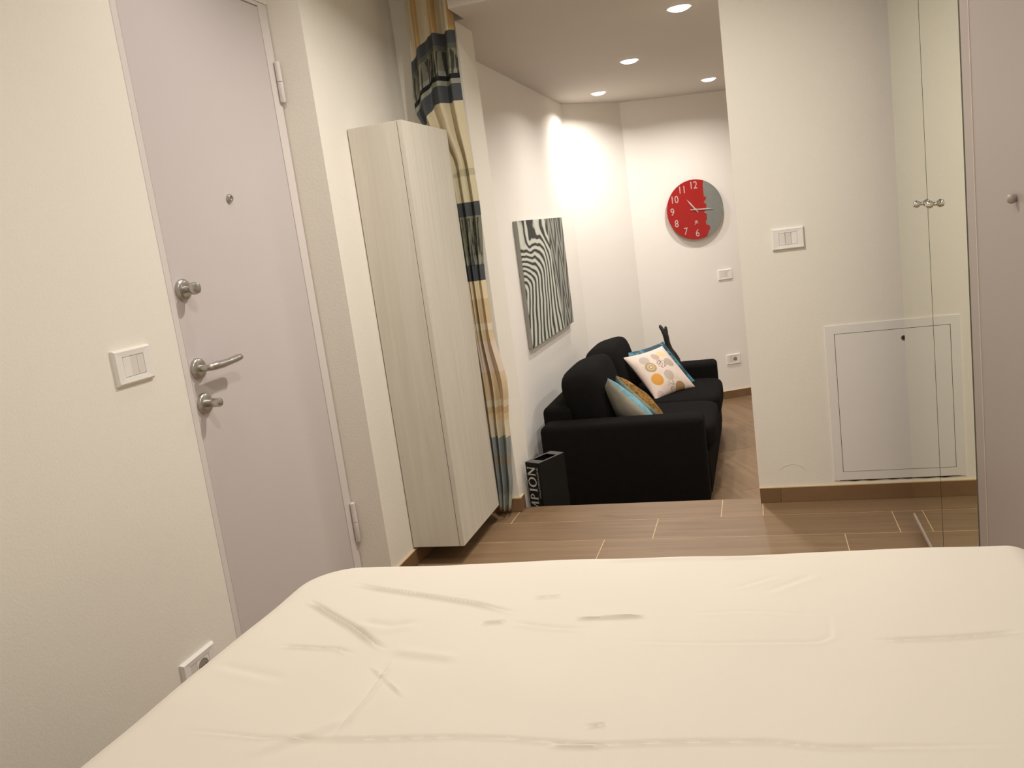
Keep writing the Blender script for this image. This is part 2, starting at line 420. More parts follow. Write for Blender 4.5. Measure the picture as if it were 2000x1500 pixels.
OR = Vector((-0.23, 6.37)); ta = Vector((math.cos(T25 - PI / 2), math.sin(T25 - PI / 2))); tt = Vector((tv.x, tv.y))
for r in range(-12, 14):
    off = {-1: -0.08, 0: 0.066}.get(r, ((r * 53) % 17) / 17.0 * 0.9)
    for c in range(-5, 6):
        ctr = OR + tt * (PIT * (r + 0.5)) + ta * (off + 0.9 * (c + 0.5))
        if not (-1.7 < ctr.x < 2.2 and 3.4 < ctr.y < 8.8): continue
        bm = bx(-0.4485, 0.4485, -0.1098, 0.1098, -0.008, 0)
        mw = Matrix.Translation((ctr.x, ctr.y, ZL)) @ Matrix.Rotation(T25 - PI / 2, 4, 'Z')
        imw = mw.inverted()
        planes = [(Vector((XZ, 0, 0)), Vector((-1, 0, 0))), (Vector((0, 3.925 if True else 0, 0)), Vector((0, -1, 0))), (Vector((XLR, 0, 0)), Vector((1, 0, 0))),
                  (A0, -nb), (cnr, Vector((-(cn2 - cnr).y, (cn2 - cnr).x, 0)).normalized())]
        for co, no in planes:
            lc = imw @ Vector((co.x, co.y, ZL)); ln = imw.to_3x3() @ no
            bmesh.ops.bisect_plane(bm, geom=bm.verts[:] + bm.edges[:] + bm.faces[:], plane_co=lc, plane_no=ln, clear_outer=True)
        if len(bm.faces) < 2: bm.free(); continue
        o = obj('floor_tile', bm, M['tile'], fl2); o.location = (ctr.x, ctr.y, ZL); o.rotation_euler = (0, 0, T25 - PI / 2)

# skirtings
def skirt(name, p0, p1, nrm, z0, h, cuts, label, cap=True):
    p0, p1, nrm = Vector(p0), Vector(p1), Vector(nrm).normalized()
    L = (p1 - p0).length; d = (p1 - p0).normalized(); ang = math.atan2(d.y, d.x)
    root = empty(name, (p0.x, p0.y, z0), (0, 0, ang))
    # local: x along the wall, y towards -normal side
    sgn = 1.0 if Vector((-d.y, d.x, 0)).dot(nrm) > 0 else -1.0
    cs = [0.0] + [c for c in cuts if 0 < c < L] + [L]
    for a, b in zip(cs[:-1], cs[1:]):
        y0, y1_ = sorted((0.0, sgn * 0.010))
        obj('skirting_tile', bx(a + 0.0008, b - 0.0008, y0, y1_, 0.001, h - 0.003), M['skirt'], root)
    y0, y1_ = sorted((0.0, sgn * 0.0085))
    obj('grout_line', bx(0, L, y0, y1_, h - 0.003, h), M['grout'], root)
    return struct(root, label, 'skirting')
skirt('baseboard_back', (XO1, YB, 0), (XR, YB, 0), (0, -1, 0), 0, 0.066, [0.084, 0.984], 'brown wood-look skirting below the access hatch wall')
skirt('baseboard_left', (XC, YC, 0), (XC, YB, 0), (1, 0, 0), 0, 0.066, [0.5], 'brown wood-look skirting below the hanging cabinet')
skirt('baseboard_back_left', (XC + 0.012, YB, 0), (XO0 + 0.010, YB, 0), (0, -1, 0), 0, 0.066, [], 'brown wood-look skirting behind the curtain')
skirt('baseboard_opening', (XO0, YB - 0.010, 0), (XO0, YSTEP, 0), (1, 0, 0), 0, 0.066, [], 'brown skirting end at the opening beside the curtain')
skirt('baseboard_living_back', cn2, Vector((XLR, yend, 0)), nb, ZL, 0.066, [0.826, 1.726, 2.6], 'brown wood-look skirting along the living room back wall')
skirt('baseboard_living_left', (XZ, 3.93, 0), (XZ, 6.43, 0), (1, 0, 0), ZL, 0.066, [0.9, 1.8], 'brown wood-look skirting behind the sofa')
# faint pencil arc on the hatch wall
bm = bmesh.new()
tube(bm, [(0.065 + 0.052 * math.cos(a), YB - 0.0004, 0.125 + 0.035 * math.sin(a)) for a in [PI * (0.12 + 0.76 * i / 14) for i in range(15)]], 0.0009, 5)
obj('pencil_mark', bm, M['plastic_grey'], wbr)

# ------------------------------------------------------------------ entrance door
d1 = empty('door_1', (XL, YD0, 0)); struct(d1, 'pale mauve entrance door with steel lever and two round knobs', 'door')
def dz(x0, x1, y0, y1, z0, z1, **k): return bx(x0 - XL, x1 - XL, y0 - YD0, y1 - YD0, z0, z1, **k)
ZDT = 2.088
bm = bmesh.new()
for a in ((YD0 + 0.0025, YD0 + 0.028, 0.0, 2.104), (2.693, YD1, 0.0, 2.104), (YD0 + 0.028, 2.693, ZDT + 0.003, 2.104)):
    box(bm, -0.08, -0.0005, a[0] - YD0, a[1] - YD0, a[2], a[3], bev=0.0015, seg=1)
obj('door_frame', bm, M['frame'], d1)
obj('door_leaf', dz(XL - 0.06, XL - 0.002, YD0 + 0.0295, 2.6905, 0.006, ZDT, bev=0.0012, seg=1), M['door'], d1)
def hinge(z0, z1):
    bm = bmesh.new(); zc = (z0 + z1) / 2
    lathe(bm, [(0.0082, z0), (0.0098, z0 + 0.003), (0.0098, zc - 0.001), (0.0088, zc - 0.0008)], 'Z', 16, (0.010, 2.733 - YD0, 0))
    o = obj('hinge', bm, M['frame'], d1, True)
    bm = bmesh.new()
    lathe(bm, [(0.0088, zc + 0.0008), (0.0098, zc + 0.001), (0.0098, z1 - 0.004), (0.006, z1)], 'Z', 16, (0.010, 2.733 - YD0, 0))
    obj('hinge_upper_knuckle', bm, M['frame'], o, True)
hinge(1.783, 1.918); hinge(0.193, 0.346)
def rosette(parent, y, z, r=0.030):
    bm = bmesh.new(); lathe(bm, [(r, -0.002), (r, 0.006), (r - 0.003, 0.0095), (r * 0.55, 0.011)], 'X', 32, (0, y - YD0, z))
    return obj('rosette', bm, M['steel'], parent, True)
def knob(y, z, big):
    bm = bmesh.new(); r = 0.0175 if big else 0.0145
    if big: prof = [(0.0095, 0.008), (0.0085, 0.022), (0.012, 0.026), (r, 0.033), (r, 0.042), (0.014, 0.050), (0.006, 0.053)]
    else: prof = [(0.011, 0.008), (0.010, 0.024), (0.0125, 0.030), (0.0125, 0.050), (0.010, 0.055), (0.004, 0.057)]
    lathe(bm, prof, 'X', 24, (0, y - YD0, z))
    o = obj('knob', bm, M['steel'], d1, True); o['label'] = 'satin steel door knob'; rosette(o, y, z); return o
knob(2.021, 1.209, True); knob(2.018, 0.888, False)
bm = bmesh.new()
y0 = 2.019 - YD0; z0 = 0.988
tube(bm, [(0.006, y0, z0), (0.030, y0, z0), (0.042, y0 + 0.006, z0), (0.046, y0 + 0.025, z0 + 0.001), (0.045, y0 + 0.055, z0), (0.044, y0 + 0.085, z0 + 0.001), (0.046, y0 + 0.120, z0 + 0.004), (0.050, y0 + 0.138, z0 + 0.006), (0.051, y0 + 0.143, z0 + 0.007)],
     [0.0095, 0.0095, 0.0105, 0.0115, 0.0115, 0.0105, 0.0105, 0.009, 0.004], 16)
o = obj('lever_handle', bm, M['steel'], d1, True); o['label'] = 'satin steel lever handle'; rosette(o, 2.019, z0)
bm = bmesh.new(); lathe(bm, [(0.0125, -0.002), (0.0125, 0.005), (0.0105, 0.008), (0.007, 0.0085), (0.0065, 0.006)], 'X', 24, (0, 2.322 - YD0, 1.459))
o = obj('peephole', bm, M['steel'], d1, True)

# ------------------------------------------------------------------ wall plates
def plate(name, label, loc, rotz, w, h, mods, sock, group=None):
    """local: x along the wall, -y out of the wall, z up"""
    r = empty(name, loc, (0, 0, rotz))
    bm = bmesh.new()
    iw, ih, fr_ = w * 0.285, h * 0.29, 0.011
    o4 = [(-w / 2, -h / 2), (w / 2, -h / 2), (w / 2, h / 2), (-w / 2, h / 2)]
    m4 = [(a * 0.93, b * 0.89) for a, b in o4]
    i4 = [(-iw, -ih), (iw, -ih), (iw, ih), (-iw, ih)]
    rings = [[bm.verts.new((a, 0.0, b)) for a, b in o4], [bm.verts.new((a, -0.0055, b)) for a, b in o4], [bm.verts.new((a, -fr_, b)) for a, b in m4],
             [bm.verts.new((a, -0.0095, b)) for a, b in i4], [bm.verts.new((a, -0.004, b)) for a, b in i4]]
    for A, B in zip(rings[:-1], rings[1:]):
        for q in range(4): bm.faces.new((A[q], A[(q + 1) % 4], B[(q + 1) % 4], B[q]))
    bm.faces.new(rings[-1]); bmesh.ops.recalc_face_normals(bm, faces=bm.faces)
    obj('plate', bm, M['plastic'], r)
    n = len(mods); x = -iw
    for q, kind in enumerate(mods):
        ww = 2 * iw * kind[1]; x0, x1 = x + 0.0006, x + ww - 0.0006; x += ww
        if kind[0] == 'rocker':
            bm = bmesh.new()
            pts = [(x0, -0.004, -ih + 0.001), (x0, -0.0085 - kind[2], -ih + 0.001), (x0, -0.0095, 0), (x0, -0.0115 + kind[2], ih - 0.001), (x0, -0.004, ih - 0.001)]
            poly(bm, pts, (x1 - x0, 0, 0)); obj('rocker', bm, M['plastic'], r)
        elif kind[0] == 'blank':
            obj('blank_module', bx(x0, x1, -0.0085, -0.004, -ih + 0.001, ih - 0.001), M['plastic_grey'], r)
        else:
            mo = obj('socket_module', bx(x0, x1, -0.0088, -0.004, -ih + 0.001, ih - 0.001), M['plastic'], r)
            cx = (x0 + x1) / 2; rr = min((x1 - x0) * 0.42, ih * 0.85)
            bm = bmesh.new(); lathe(bm, [(rr, -0.0085), (rr, -0.0094), (rr * 0.92, -0.0094), (rr * 0.9, -0.0089)], 'Y', 24, (cx, 0, 0)); obj('socket_well', bm, M['hole'], mo)
            for sx in (-0.5, 0.0, 0.5):
                bm = bmesh.new(); lathe(bm, [(rr * 0.16, -0.0088), (rr * 0.16, -0.0099)], 'Y', 10, (cx + sx * rr, 0, 0)); obj('pin_hole', bm, M['dark'], mo)
    tag(r, label, 'light switch' if not sock else 'power socket', group)
    return r
R90 = PI / 2    # local -y -> +x
plate('light_switch', 'white two-gang light switch on the wall beside the entrance door handle', (XL, 1.767, 1.044), R90, 0.134, 0.088, [('rocker', .34, 0.001), ('blank', .33), ('blank', .33)], False)
plate('power_socket', 'white socket low on the wall between bed and entrance door', (XL, 1.777, 0.213), R90, 0.138, 0.086, [('blank', .33), ('sock', .67)], True)
plate('light_switch', 'white three-gang light switch above the wall hatch', (0.116, YB, 1.082), 0, 0.121, 0.083, [('rocker', .34, -0.0012), ('blank', .33), ('rocker', .33, 0.0022)], False)
p = bw(0.149, 0.692); plate('light_switch', 'small white light switch on the living room wall below the clock', p, T25, 0.121, 0.083, [('rocker', .5, -0.001), ('blank', .25), ('rocker', .25, 0.002)], False)
p = bw(0.158, -0.014); plate('power_socket', 'small white socket on the living room wall above the skirting beside the sofa', p, T25, 0.121, 0.083, [('blank', .4), ('sock', .6)], True)

# ------------------------------------------------------------------ access hatch
HX0, HX1, HZ0, HZ1 = 0.227, 0.83, 0.084, 0.721
h = empty('access_hatch', (HX0, YB, HZ0)); tag(h, 'pale metal access hatch with round lock low on the wall by the mirror', 'hatch')
fw = 0.034
bm = bmesh.new()
W_, H_ = HX1 - HX0, HZ1 - HZ0
for a in ((0, fw, 0, H_), (W_ - fw, W_, 0, H_), (fw, W_ - fw, 0, fw), (fw, W_ - fw, H_ - fw, H_)): box(bm, a[0], a[1], -0.004, 0.0, a[2], a[3])
obj('hatch_frame', bm, M['hatch'], h)
obj('seam', bx(fw, W_ - fw, -0.0012, 0.0, fw, H_ - fw), M['dark'], h)
pn = obj('hatch_panel', bx(fw + 0.002, W_ - fw - 0.002, -0.0042, -0.0012, fw + 0.002, H_ - fw - 0.002), M['hatch'], h)
bm = bmesh.new(); lathe(bm, [(0.0095, -0.003), (0.0095, -0.0065), (0.0065, -0.0068), (0.006, -0.0055)], 'Y', 20, (0.512 - HX0, 0, 0.650 - HZ0)); lk = obj('lock', bm, M['steel'], pn, True)
bm = bmesh.new(); lathe(bm, [(0.0052, -0.0056), (0.0052, -0.0066)], 'Y', 14, (0.512 - HX0, 0, 0.650 - HZ0)); obj('keyhole', bm, M['dark'], pn)
bm = bmesh.new()     # ragged dark gap between frame and skirting
xs = [0.02 + i * 0.0285 for i in range(20)]
up = [(x, -0.0016, -0.0005) for x in xs]; dn = [(x, -0.0016, -0.0030 - 0.0065 * random.random() * (1 if 0 < i < 19 else 0.2)) for i, x in enumerate(xs)]
poly(bm, up + list(reversed(dn)), (0, 0.0014, 0)); obj('plaster_gap', bm, M['dark'], h)

# ------------------------------------------------------------------ mirrored wardrobe
WX, WY0, WY1, WZ = 0.470, 1.600, 3.232, 2.30
w = empty('wardrobe', (WX, WY0, 0)); tag(w, 'mauve wardrobe with two mirrored doors and small round metal knobs', 'wardrobe')
def wb(x0, x1, y0, y1, z0, z1, **k): return bx(x0, x1, y0 - WY0, y1 - WY0, z0, z1, **k)
bm = bmesh.new(); box(bm, 0.024, 0.58, 0, WY1 - WY0, 0.036, WZ); obj('carcass', bm, M['mauve'], w)
obj('plinth', wb(0.05, 0.56, WY0 + 0.02, WY1 - 0.02, 0.0, 0.036), M['mauve'], w)
GAP = 2.700
for i, (ya, yb, kn) in enumerate(((GAP + 0.0035, WY1, 2.793), (2.2385, GAP - 0.0035, 2.596))):
    dr = obj('mirror_door', wb(0.004, 0.022, ya, yb, 0.040, WZ - 0.004), M['mauve'], w)
    obj('mirror_pane', wb(0.0, 0.004, ya, yb, 0.054, WZ - 0.006), M['mirror'], dr)
    obj('bottom_rail', wb(-0.003, 0.004, ya, yb, 0.040, 0.053), M['rail'], dr)
    bm = bmesh.new(); lathe(bm, [(0.0055, 0.0), (0.0050, -0.004), (0.0085, -0.0065), (0.0110, -0.011), (0.0112, -0.015), (0.0090, -0.021), (0.0045, -0.024)], 'X', 20, (0, kn - WY0, 1.170)); obj('door_knob', bm, M['chrome'], dr, True)
obj('door_gap', wb(0.0225, 0.0235, 2.225, WY1 - 0.01, 0.045, WZ - 0.01), M['dark'], w)
dr = obj('plain_door', wb(0.0, 0.022, WY0, 2.137, 0.040, WZ - 0.004, bev=0.001, seg=1), M['mauve'], w)
obj('edge_strip', wb(0.001, 0.022, 2.1395, 2.2285, 0.040, WZ - 0.004), M['mauve'], dr)
obj('edge_bead', wb(-0.002, 0.010, 2.1365, 2.1400, 0.040, WZ - 0.004), M['mauve_light'], dr)
bm = bmesh.new(); lathe(bm, [(0.005, 0.001), (0.0075, -0.002), (0.0095, -0.006), (0.0095, -0.010), (0.0075, -0.014), (0.003, -0.016)], 'X', 20, (0, 1.829 - WY0, 1.182)); obj('door_knob', bm, M['mauve'], dr, True)

# ------------------------------------------------------------------ hanging cabinet
KX0, KX1, KY0, KY1, KZ0, KZ1 = XC, -1.183, 2.958, 3.436, 0.076, 1.693
c = empty('hanging_cabinet', (KX0, KY0, KZ0)); tag(c, 'tall narrow pale wood wall cabinet hanging beside the curtain', 'cabinet')
def kb(x0, x1, y0, y1, z0, z1, **k): return bx(x0 - KX0, x1 - KX0, y0 - KY0, y1 - KY0, z0 - KZ0, z1 - KZ0, **k)
obj('body', kb(KX0 + 0.004, KX1 - 0.0205, KY0, KY1, KZ0, KZ1, bev=0.0006, seg=1), M['cab'], c)
obj('gap_strip', kb(KX1 - 0.0205, KX1 - 0.0185, KY0 + 0.002, KY1 - 0.002, KZ0 + 0.002, KZ1 - 0.002), M['dark'], c)
KM = 3.197
obj('door', kb(KX1 - 0.0185, KX1, KY0, KM - 0.0010, KZ0, KZ1, bev=0.0007, seg=1), M['cab'], c)
obj('door', kb(KX1 - 0.0185, KX1, KM + 0.0010, KY1, KZ0, KZ1, bev=0.0007, seg=1), M['cab'], c)

# ------------------------------------------------------------------ curtain
def curtain():
    bm = bmesh.new(); uvl = bm.loops.layers.uv.new('UVMap')
    NU, NV = 90, 120; zt, zb_ = 2.44, 0.035; g = []
    def lerp(tab, z):
        for (za, a), (zb2, b) in zip(tab[:-1], tab[1:]):
            if za >= z >= zb2: t = (za - z) / (za - zb2); t = t * t * (3 - 2 * t); return a + (b - a) * t
        return tab[-1][1]
    left = [(2.5, -1.295), (2.1, -1.305), (1.80, -1.325), (1.72, -1.30), (1.55, -1.225), (1.0, -1.215), (0.0, -1.205)]
    right = [(2.5, -1.093), (1.8, -1.112), (1.4, -1.105), (1.06, -1.128), (0.85, -1.128), (0.60, -1.096), (0.40, -1.112), (0.2, -1.125), (0.0, -1.150)]
    for j in range(NV + 1):
        z = zt + (zb_ - zt) * j / NV; row = []
        xl, xr = lerp(left, z), lerp(right, z)
        for i in range(NU + 1):
            u = i / NU; us = u + 0.10 * u * (1 - u) * math.sin(z * 2.1)
            x = xl + (xr - xl) * us
            amp = 0.020 + 0.006 * math.sin(z * 3 + 1)
            fold = math.sin(us * 2 * PI * 2.9 + 0.5 * math.sin(z * 1.3) + 0.8) * amp * (0.35 + 0.65 * min(1, us * 2.2)) + 0.006 * math.sin(us * 31 + z * 2.5)
            # the free front edge swings back towards the wall
            y = 3.494 + fold + 0.012 * math.sin(z * 2.2)
            row.append((bm.verts.new((x, y, z)), u, z))
        g.append(row)
    for j in range(NV):
        for i in range(NU):
            q = [g[j][i], g[j + 1][i], g[j + 1][i + 1], g[j][i + 1]]
            f = bm.faces.new([a[0] for a in q])
            for lp, a in zip(f.loops, q):
                sag = 0.10 * max(0, 1 - a[1] * 2.4) ** 1.0 if a[2] > 1.5 else 0.0
                lp[uvl].uv = (a[1], a[2] + sag * (0.9 if a[2] > 1.72 else 0.4))
    return bm
cu = obj('curtain', curtain(), M['curtain'], None, True)
sm = cu.modifiers.new('thickness', 'SOLIDIFY'); sm.thickness = 0.0015
tag(cu, 'bunched printed curtain in beige and slate hanging beside the opening', 'curtain')

# ------------------------------------------------------------------ bed
ZB = 0.55
bed = empty('bed', (0, 0, 0)); tag(bed, 'low double bed under a creased cream fitted sheet', 'bed')
BR = math.radians(2.2)
BX0, BX1, BY0, BY1 = -1.050, 0.466, -0.30, 1.736
def bl(x, y):   # bed local (rotated about its far left corner)
    dx, dy = x - BX0, y - BY1
    return (BX0 + dx * math.cos(BR) + dy * math.sin(BR) * 0.5, BY1 - 0.052 + dx * math.sin(BR) + dy * math.cos(BR))
creases = [  # (pixels, depth, width, sign)
    ([(690, 1140), (800, 1158), (930, 1178), (1010, 1198)], 0.0050, 0.0075),
    ([(603, 1173), (640, 1195), (690, 1225), (725, 1250), (752, 1268)], 0.0055, 0.0075),
    ([(545, 1263), (660, 1267), (690, 1278)], 0.0022, 0.007),
    ([(770, 1283), (720, 1360), (650, 1440)], -0.0022, 0.009),
    ([(720, 1298), (760, 1335), (790, 1365)], -0.0013, 0.006),
    ([(330, 1423), (500, 1440), (700, 1445), (900, 1438), (1000, 1442), (1160, 1452), (1500, 1447), (1620, 1460), (1800, 1460), (2000, 1455)], 0.0018, 0.006),
    ([(1120, 1208), (1200, 1206), (1265, 1204)], 0.0060, 0.0060),
    ([(940, 1215), (990, 1213)], 0.0035, 0.006),
    ([(1000, 1215), (1080, 1225), (1150, 1230)], 0.0015, 0.010),
    ([(1200, 1256), (1400, 1258), (1600, 1253), (1625, 1242), (1620, 1195)], 0.0007, 0.008),
    ([(1700, 1250), (1850, 1243), (2000, 1233)], 0.0022, 0.007),
    ([(1150, 1097), (1350, 1091), (1550, 1086)], 0.0018, 0.006),
    ([(1490, 1160), (1600, 1120)], 0.0009, 0.015), ([(1430, 1150), (1520, 1125)], 0.0008, 0.012), ([(1340, 1200), (1480, 1196), (1610, 1203)], 0.0006, 0.010),
    ([(1145, 1418), (1185, 1413)], 0.0025, 0.004), ([(1040, 1168), (1100, 1163)], 0.0022, 0.006), ([(1070, 1453), (1180, 1454)], 0.0025, 0.006),
    ([(700, 1215), (760, 1225), (820, 1215)], 0.0022, 0.02), ([(760, 1270), (900, 1290)], -0.0015, 0.02),
    ([(420, 1300), (560, 1330)], 0.0012, 0.02), ([(480, 1480), (700, 1400)], -0.0012, 0.02),
]
CR = []
for px, dep, wd in creases:
    dep *= 2.3; wd *= 0.72
    pts = [on_z(a, b, ZB) for a, b in px]
    segs = [((p.x, p.y), (q.x, q.y)) for p, q in zip(pts[:-1], pts[1:])]
    tot = sum(math.hypot(b[0] - a[0], b[1] - a[1]) for a, b in segs); acc = 0; ss = []
    for a, b in segs:
        L = math.hypot(b[0] - a[0], b[1] - a[1]); ss.append((a, b, L, acc / tot, (acc + L) / tot)); acc += L
    xs_ = [p.x for p in pts]; ys_ = [p.y for p in pts]; m_ = wd * 4
    CR.append((ss, dep, wd, min(xs_) - m_, max(xs_) + m_, min(ys_) - m_, max(ys_) + m_))
def wrinkle(x, y):
    s = 0.0016 * math.sin(x * 9 + 1.3 * math.sin(y * 7)) * math.sin(y * 8 + 0.7) + 0.0009 * math.sin(x * 23 + y * 11) * math.sin(y * 19 - x * 5)
    for ss, dep, wd, xa, xb, ya, yb in CR:
        if not (xa < x < xb and ya < y < yb): continue
        best = None
        for a, b, L, t0, t1 in ss:
            ux, uy = (b[0] - a[0]) / L, (b[1] - a[1]) / L
            t = max(0.0, min(L, (x - a[0]) * ux + (y - a[1]) * uy))
            d = math.hypot(x - a[0] - ux * t, y - a[1] - uy * t)
            side = (x - a[0]) * uy - (y - a[1]) * ux
            if best is None or d < best[0]: best = (d, t0 + (t1 - t0) * t / L, side)
        d, t, side = best
        if d > wd * 4: continue
        env = min(1.0, 5 * t, 5 * (1 - t)); env = max(env, 0.0)
        q = d / wd * (1 if side > 0 else -1)
        # a sharp fold: a lip on one side, a valley next to it
        s += dep * env * (math.exp(-(q - 0.9) ** 2) * 0.6 - math.exp(-(q + 0.35) ** 2 * 1.6))
    return s
def sheet():
    bm = bmesh.new(); r = 0.065; drop = 0.17
    def axis(a0, a1, fine0, fine1, f, cs):
        out = []; t = a0
        while t < a1:
            out.append(t); t += f if fine0 <= t <= fine1 else cs
        out.append(a1); return out
    ext = r * (PI / 2 - 1) + drop
    ax = axis(BX0 - ext, BX1 + ext, BX0 - 0.1, BX1 + 0.1, 0.0032, 0.02)
    ay = axis(BY0 - ext, BY1 + ext, 0.82, BY1 + 0.1, 0.0032, 0.03)
    g = []
    for yv in ay:
        row = []
        for xv in ax:
            qx = min(max(xv, BX0 + r), BX1 - r); qy = min(max(yv, BY0 + r), BY1 - r)
            ccx, ccy = BX0 + r + 0.07, BY1 - r - 0.07      # softer plan corner at the far left
            if xv < ccx and yv > ccy:
                vl = math.hypot(xv - ccx, yv - ccy)
                if vl > 0.07: qx, qy = ccx + (xv - ccx) / vl * 0.07, ccy + (yv - ccy) / vl * 0.07
                else: qx, qy = xv, yv
            dx, dy = xv - qx, yv - qy; d = math.hypot(dx, dy)
            if d < 1e-9: X, Y, Z = xv, yv, ZB
            else:
                ux, uy = dx / d, dy / d
                if d < r * PI / 2: a = d / r; X, Y, Z = qx + ux * r * math.sin(a), qy + uy * r * math.sin(a), ZB - r + r * math.cos(a)
                else: X, Y, Z = qx + ux * r, qy + uy * r, ZB - r - (d - r * PI / 2)
            X, Y = bl(X, Y)
            if Z > ZB - 0.03: Z += wrinkle(X, Y)
            row.append(bm.verts.new((X, Y, max(Z, 0.30))))
        g.append(row)
    for j in range(len(ay) - 1):
        for i in range(len(ax) - 1):
            bm.faces.new((g[j][i], g[j][i + 1], g[j + 1][i + 1], g[j + 1][i]))
    return bm
obj('fitted_sheet', sheet(), M['sheet'], bed, True)
def bedbox(name, inset, z0, z1, mat, bev):
    bm = bx(BX0 + inset, BX1 - inset, BY0 + inset, BY1 - inset, z0, z1, bev=bev, seg=3)
    for v in bm.verts:
        v.co.x, v.co.y = bl(v.co.x, v.co.y)
    return obj(name, bm, mat, bed, True)
bedbox('mattress', 0.045, 0.302, ZB - 0.012, M['mattress'], 0.06)
bedbox('bed_base', 0.03, 0.10, 0.300, M['bedbase'], 0.01)
for fx in (BX0 + 0.12, BX1 - 0.12):
    for fy in (BY0 + 0.12, BY1 - 0.12):
        bm = bmesh.new(); X, Y = bl(fx, fy); lathe(bm, [(0.025, 0.0), (0.03, 0.10)], 'Z', 14, (X, Y, 0)); obj('foot', bm, M['dark'], bed, True)

# ------------------------------------------------------------------ sofa
SX0, SX1, SY0, SY1 = -1.236, -0.343, 4.40, 6.22
so = empty('sofa', (0, 0, ZL)); tag(so, 'black fabric two-seat sofa along the white living room wall', 'sofa')
AW = 0.185
def sp(name, bm): return obj(name, bm, M['sofa'], so, True)
bm = bx(SX0 + 0.01, SX1, SY0, SY0 + AW, 0.03, 0.520, bev=0.032, seg=4); sp('arm', bm)
bm = bx(SX0 + 0.01, SX1, SY1 - AW, SY1, 0.03, 0.520, bev=0.032, seg=4); sp('arm', bm)
bm = bx(SX0 - 0.012, SX0 + 0.17, SY0 + AW + 0.002, SY1 - AW - 0.002, 0.03, 0.588, bev=0.035, seg=4); sp('back', bm)
bm = bx(SX0 + 0.17, SX1 + 0.004, SY0 + AW + 0.001, SY1 - AW - 0.001, 0.04, 0.285, bev=0.02, seg=3); sp('base', bm)
ym = (SY0 + SY1) / 2
for a, b in ((SY0 + AW + 0.003, ym - 0.002), (ym + 0.002, SY1 - AW - 0.003)):
    sp('seat_cushion', superbox((-1.05 + SX1 + 0.042) / 2, (a + b) / 2, 0.353, (SX1 + 0.042) + 1.05, b - a, 0.150, 7.0))
    bm = superbox(0, 0, 0, 0.245, b - a + 0.006, 0.40, 4.3)
    rot = Matrix.Rotation(math.radians(-12), 4, 'Y')
    bmesh.ops.transform(bm, matrix=Matrix.Translation((-1.005, (a + b) / 2, 0.585)) @ rot, verts=bm.verts)
    sp('back_cushion', bm)
for fx in (SX0 + 0.08, SX1 - 0.08):
    for fy in (SY0 + 0.09, SY1 - 0.09):
        obj('foot', bx(fx - 0.025, fx + 0.025, fy - 0.025, fy + 0.025, 0.0, 0.032), M['dark'], so)

# ------------------------------------------------------------------ throw pillows
def pillow_side(S_, T_, sgn, seed, n=22):
    bm = bmesh.new(); g = []; rnd = random.Random(seed); p1, p2 = rnd.random() * 6, rnd.random() * 6
    for j in range(n + 1):
        row = []
        for i in range(n + 1):
            u, v = -1 + 2 * i / n, -1 + 2 * j / n
            u, v = math.sin(u * PI / 2), math.sin(v * PI / 2)
            x = u * S_ / 2 * (1 - 0.085 * (1 - v * v)); y = v * S_ / 2 * (1 - 0.085 * (1 - u * u))
            hgt = T_ / 2 * (max(0, (1 - u * u) * (1 - v * v))) ** 0.48
            w_ = 0.05 * math.sin(u * 7 + p1 + v * 3) * math.sin(v * 6 + p2) * hgt
            row.append(bm.verts.new((x, y, sgn * (hgt + w_))))
        g.append(row)
    for j in range(n):
        for i in range(n):
            q = (g[j][i], g[j][i + 1], g[j + 1][i + 1], g[j + 1][i])
            bm.faces.new(q if sgn > 0 else tuple(reversed(q)))
    return bm
def pillow(label, c, ex, ey, S_, T_, mf, mb, seed):
    ex, ey = Vector(ex).normalized(), Vector(ey); ey = (ey - ex * ey.dot(ex)).normalized(); n = ex.cross(ey)
    r = empty('throw_pillow', c)
    r.rotation_euler = Matrix(((ex.x, ey.x, n.x), (ex.y, ey.y, n.y), (ex.z, ey.z, n.z))).to_euler()
    tag(r, label, 'pillow', 'throw pillows on the black sofa')
    obj('front_cover', pillow_side(S_, T_, 1, seed), mf, r, True)
    obj('back_cover', pillow_side(S_, T_, -1, seed), mb, r, True)
    return ex, ey, n
def mat_satin(name, c1, c2, rough=0.45, scale=9):
    m = NT(name); v = m.coord(); a = m.noise(v, scale, 4, 0.6, 0.6)
    m.set(rough, col=m.ramp(a, [(0.35, c1), (0.62, c2)]), spec=0.5); m.b.inputs['Sheen Weight'].default_value = 0.2
    m.bump(m.noise(v, 500, 2, 0.5), 0.0004, 0.4); return m.m
def mat_damask(name, c1, c2, scale):
    m = NT(name); v = m.coord(); a = m.noise(v, scale, 3, 0.6, 1.5)
    m.set(0.6, col=m.ramp(a, [(0.46, c1), (0.52, c2)]), spec=0.4); return m.m
silver = mat_satin('pale_linen', (0.40, 0.37, 0.29, 1), (0.52, 0.48, 0.39, 1), 0.7)
blue = mat_satin('blue_velvet', S(70, 128, 152), S(120, 172, 184), 0.5)
silver2 = mat_satin('silver_satin', S(150, 152, 130), S(196, 190, 160), 0.4)
gold = mat_damask('mustard_damask', S(150, 104, 24), S(96, 70, 22), 26)
teal = mat_damask('teal_print', S(22, 62, 78), S(64, 120, 136), 9)
